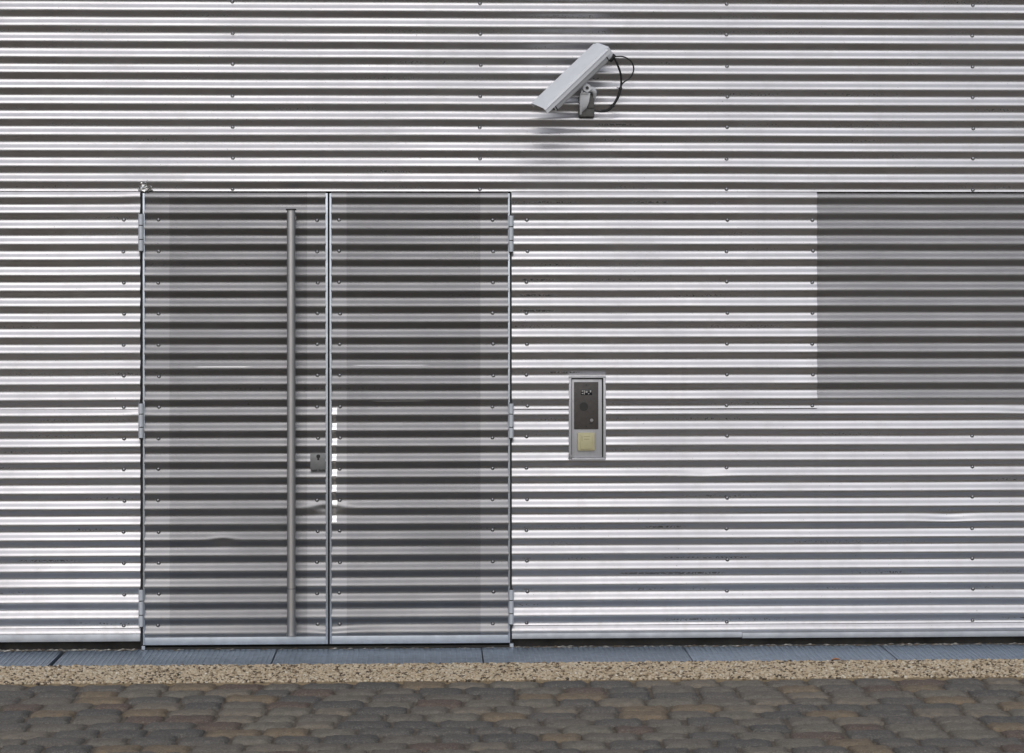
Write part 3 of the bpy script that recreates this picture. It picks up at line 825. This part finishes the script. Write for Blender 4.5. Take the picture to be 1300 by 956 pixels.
while y > -6.05:
    dp = 0.142
    yc = y - 0.004 - dp / 2
    x = -4.6 + (rowi % 2) * 0.10 + random.uniform(-0.03, 0.03)
    while x < 4.5:
        Lq = random.choice((0.17, 0.19, 0.21, 0.23))
        key = (Lq, random.randrange(3))
        if key not in variants: variants[key] = sett_mesh(Lq - 0.015, dp - 0.014)
        xc = x + Lq / 2
        loc = Vector((xc, yc + random.uniform(-0.003, 0.003), random.uniform(-0.006, 0.0)))
        half = 2.5 * (yc + 10.807) / 10.8 + 0.12
        if yc > -2.5 and -0.04 - half < xc < 0.04 + half and n_parts < 300:
            o = bpy.data.objects.new('sett', variants[key]); COL.objects.link(o)
            o.parent = pav; o.location = loc; n_parts += 1
            o.rotation_euler = (random.uniform(-0.012, 0.012), random.uniform(-0.012, 0.012), random.uniform(-0.02, 0.02))
        else:
            me = variants[key]; b0 = len(rest_v)
            rest_v += [tuple(vv.co + loc) for vv in me.vertices]
            rest_f += [tuple(b0 + i for i in p.vertices) for p in me.polygons]
        x += Lq
    y -= dp; rowi += 1
ts = NT('distant setts')
ri = ts.n('ShaderNodeNewGeometry').outputs['Random Per Island']
ts.set(base=ts.mix(ri, (0.13, 0.115, 0.096), (0.25, 0.207, 0.152)), rough=0.75)
ts.bump(ts.noise(30, 6, 0.65), 0.5, 0.006)
ro = mesh_obj('outer_setts', rest_v, rest_f, ts.m, pav, True)
ro['kind'] = 'stuff'

# small litter in the gap under the cladding
lv, lf, lm_ = [], [], []
def flake(cx, cy, cz, sx, sy, ang, mat):
    b0 = len(lv)
    ca, sa = math.cos(ang), math.sin(ang)
    for a, b, h in ((-1, 0, 0), (-0.3, -0.8, 0.3), (0.6, -0.6, 0.5), (1, 0.1, 0.2), (0.4, 0.7, 0.6), (-0.4, 0.8, 0.25), (0, 0, 0.75)):
        x_, y_ = a * sx * random.uniform(0.7, 1.3), b * sy * random.uniform(0.7, 1.3)
        lv.append((cx + x_ * ca - y_ * sa, cy + x_ * sa + y_ * ca, cz + h * sx * 0.5))
    for q in range(6):
        lf.append((b0 + q, b0 + (q + 1) % 6, b0 + 6)); lm_.append(mat)
for i in range(900):
    xx = random.choice((random.uniform(-2.6, -1.83), random.uniform(0.02, 2.7), random.uniform(-2.6, 2.7)))
    if -1.8 < xx < 0: yy, zz = random.uniform(-0.03, -0.006), 0.0005
    else: yy, zz = random.uniform(-0.03, 0.008), 0.0005
    s_ = random.choice((random.uniform(0.003, 0.010), random.uniform(0.004, 0.022)))
    flake(xx, yy, zz, s_, s_ * 0.6, random.uniform(-0.7, 0.7), random.choice((0, 0, 1, 1, 2)))
lt = mesh_obj('leaf_litter', lv, lf, [plain('dry litter brown', (0.14, 0.11, 0.08), 0.9), plain('dry litter grey', (0.26, 0.25, 0.23), 0.9), plain('pale litter', (0.5, 0.48, 0.44), 0.9)], None, False, lm_)
tag(lt, 'crumbs of dry litter caught in the dark gap under the cladding', 'litter', kind='stuff')

# one orange leaf lying at the edge of the aggregate
lv, lf = [], []
L0 = Vector((1.515, -0.440, 0.004))
out = [(-0.020, 0, 0.002), (-0.010, -0.008, 0.006), (0.004, -0.011, 0.008), (0.016, -0.006, 0.005), (0.024, 0.001, 0.002), (0.014, 0.008, 0.007), (0.0, 0.011, 0.009), (-0.012, 0.007, 0.006)]
mid = [(-0.008, 0, 0.001), (0.012, 0, 0.002)]
V = [tuple(L0 + Vector(p)) for p in out + mid]
V += [tuple(Vector(p) - Vector((0, 0, 0.0008))) for p in V]
F = [(0, 1, 8), (1, 2, 8), (2, 9, 8), (2, 3, 9), (3, 4, 9), (4, 5, 9), (5, 6, 9), (6, 8, 9), (6, 7, 8), (7, 0, 8)]
F += [tuple(10 + i for i in f[::-1]) for f in F]
tag(mesh_obj('fallen_leaf', V, F, plain('orange dry leaf', (0.50, 0.22, 0.09), 0.7, 0.0, 0.2, 90), None, True),
    'small orange dry leaf lying between the drain cover and the pebble strip', 'leaf')
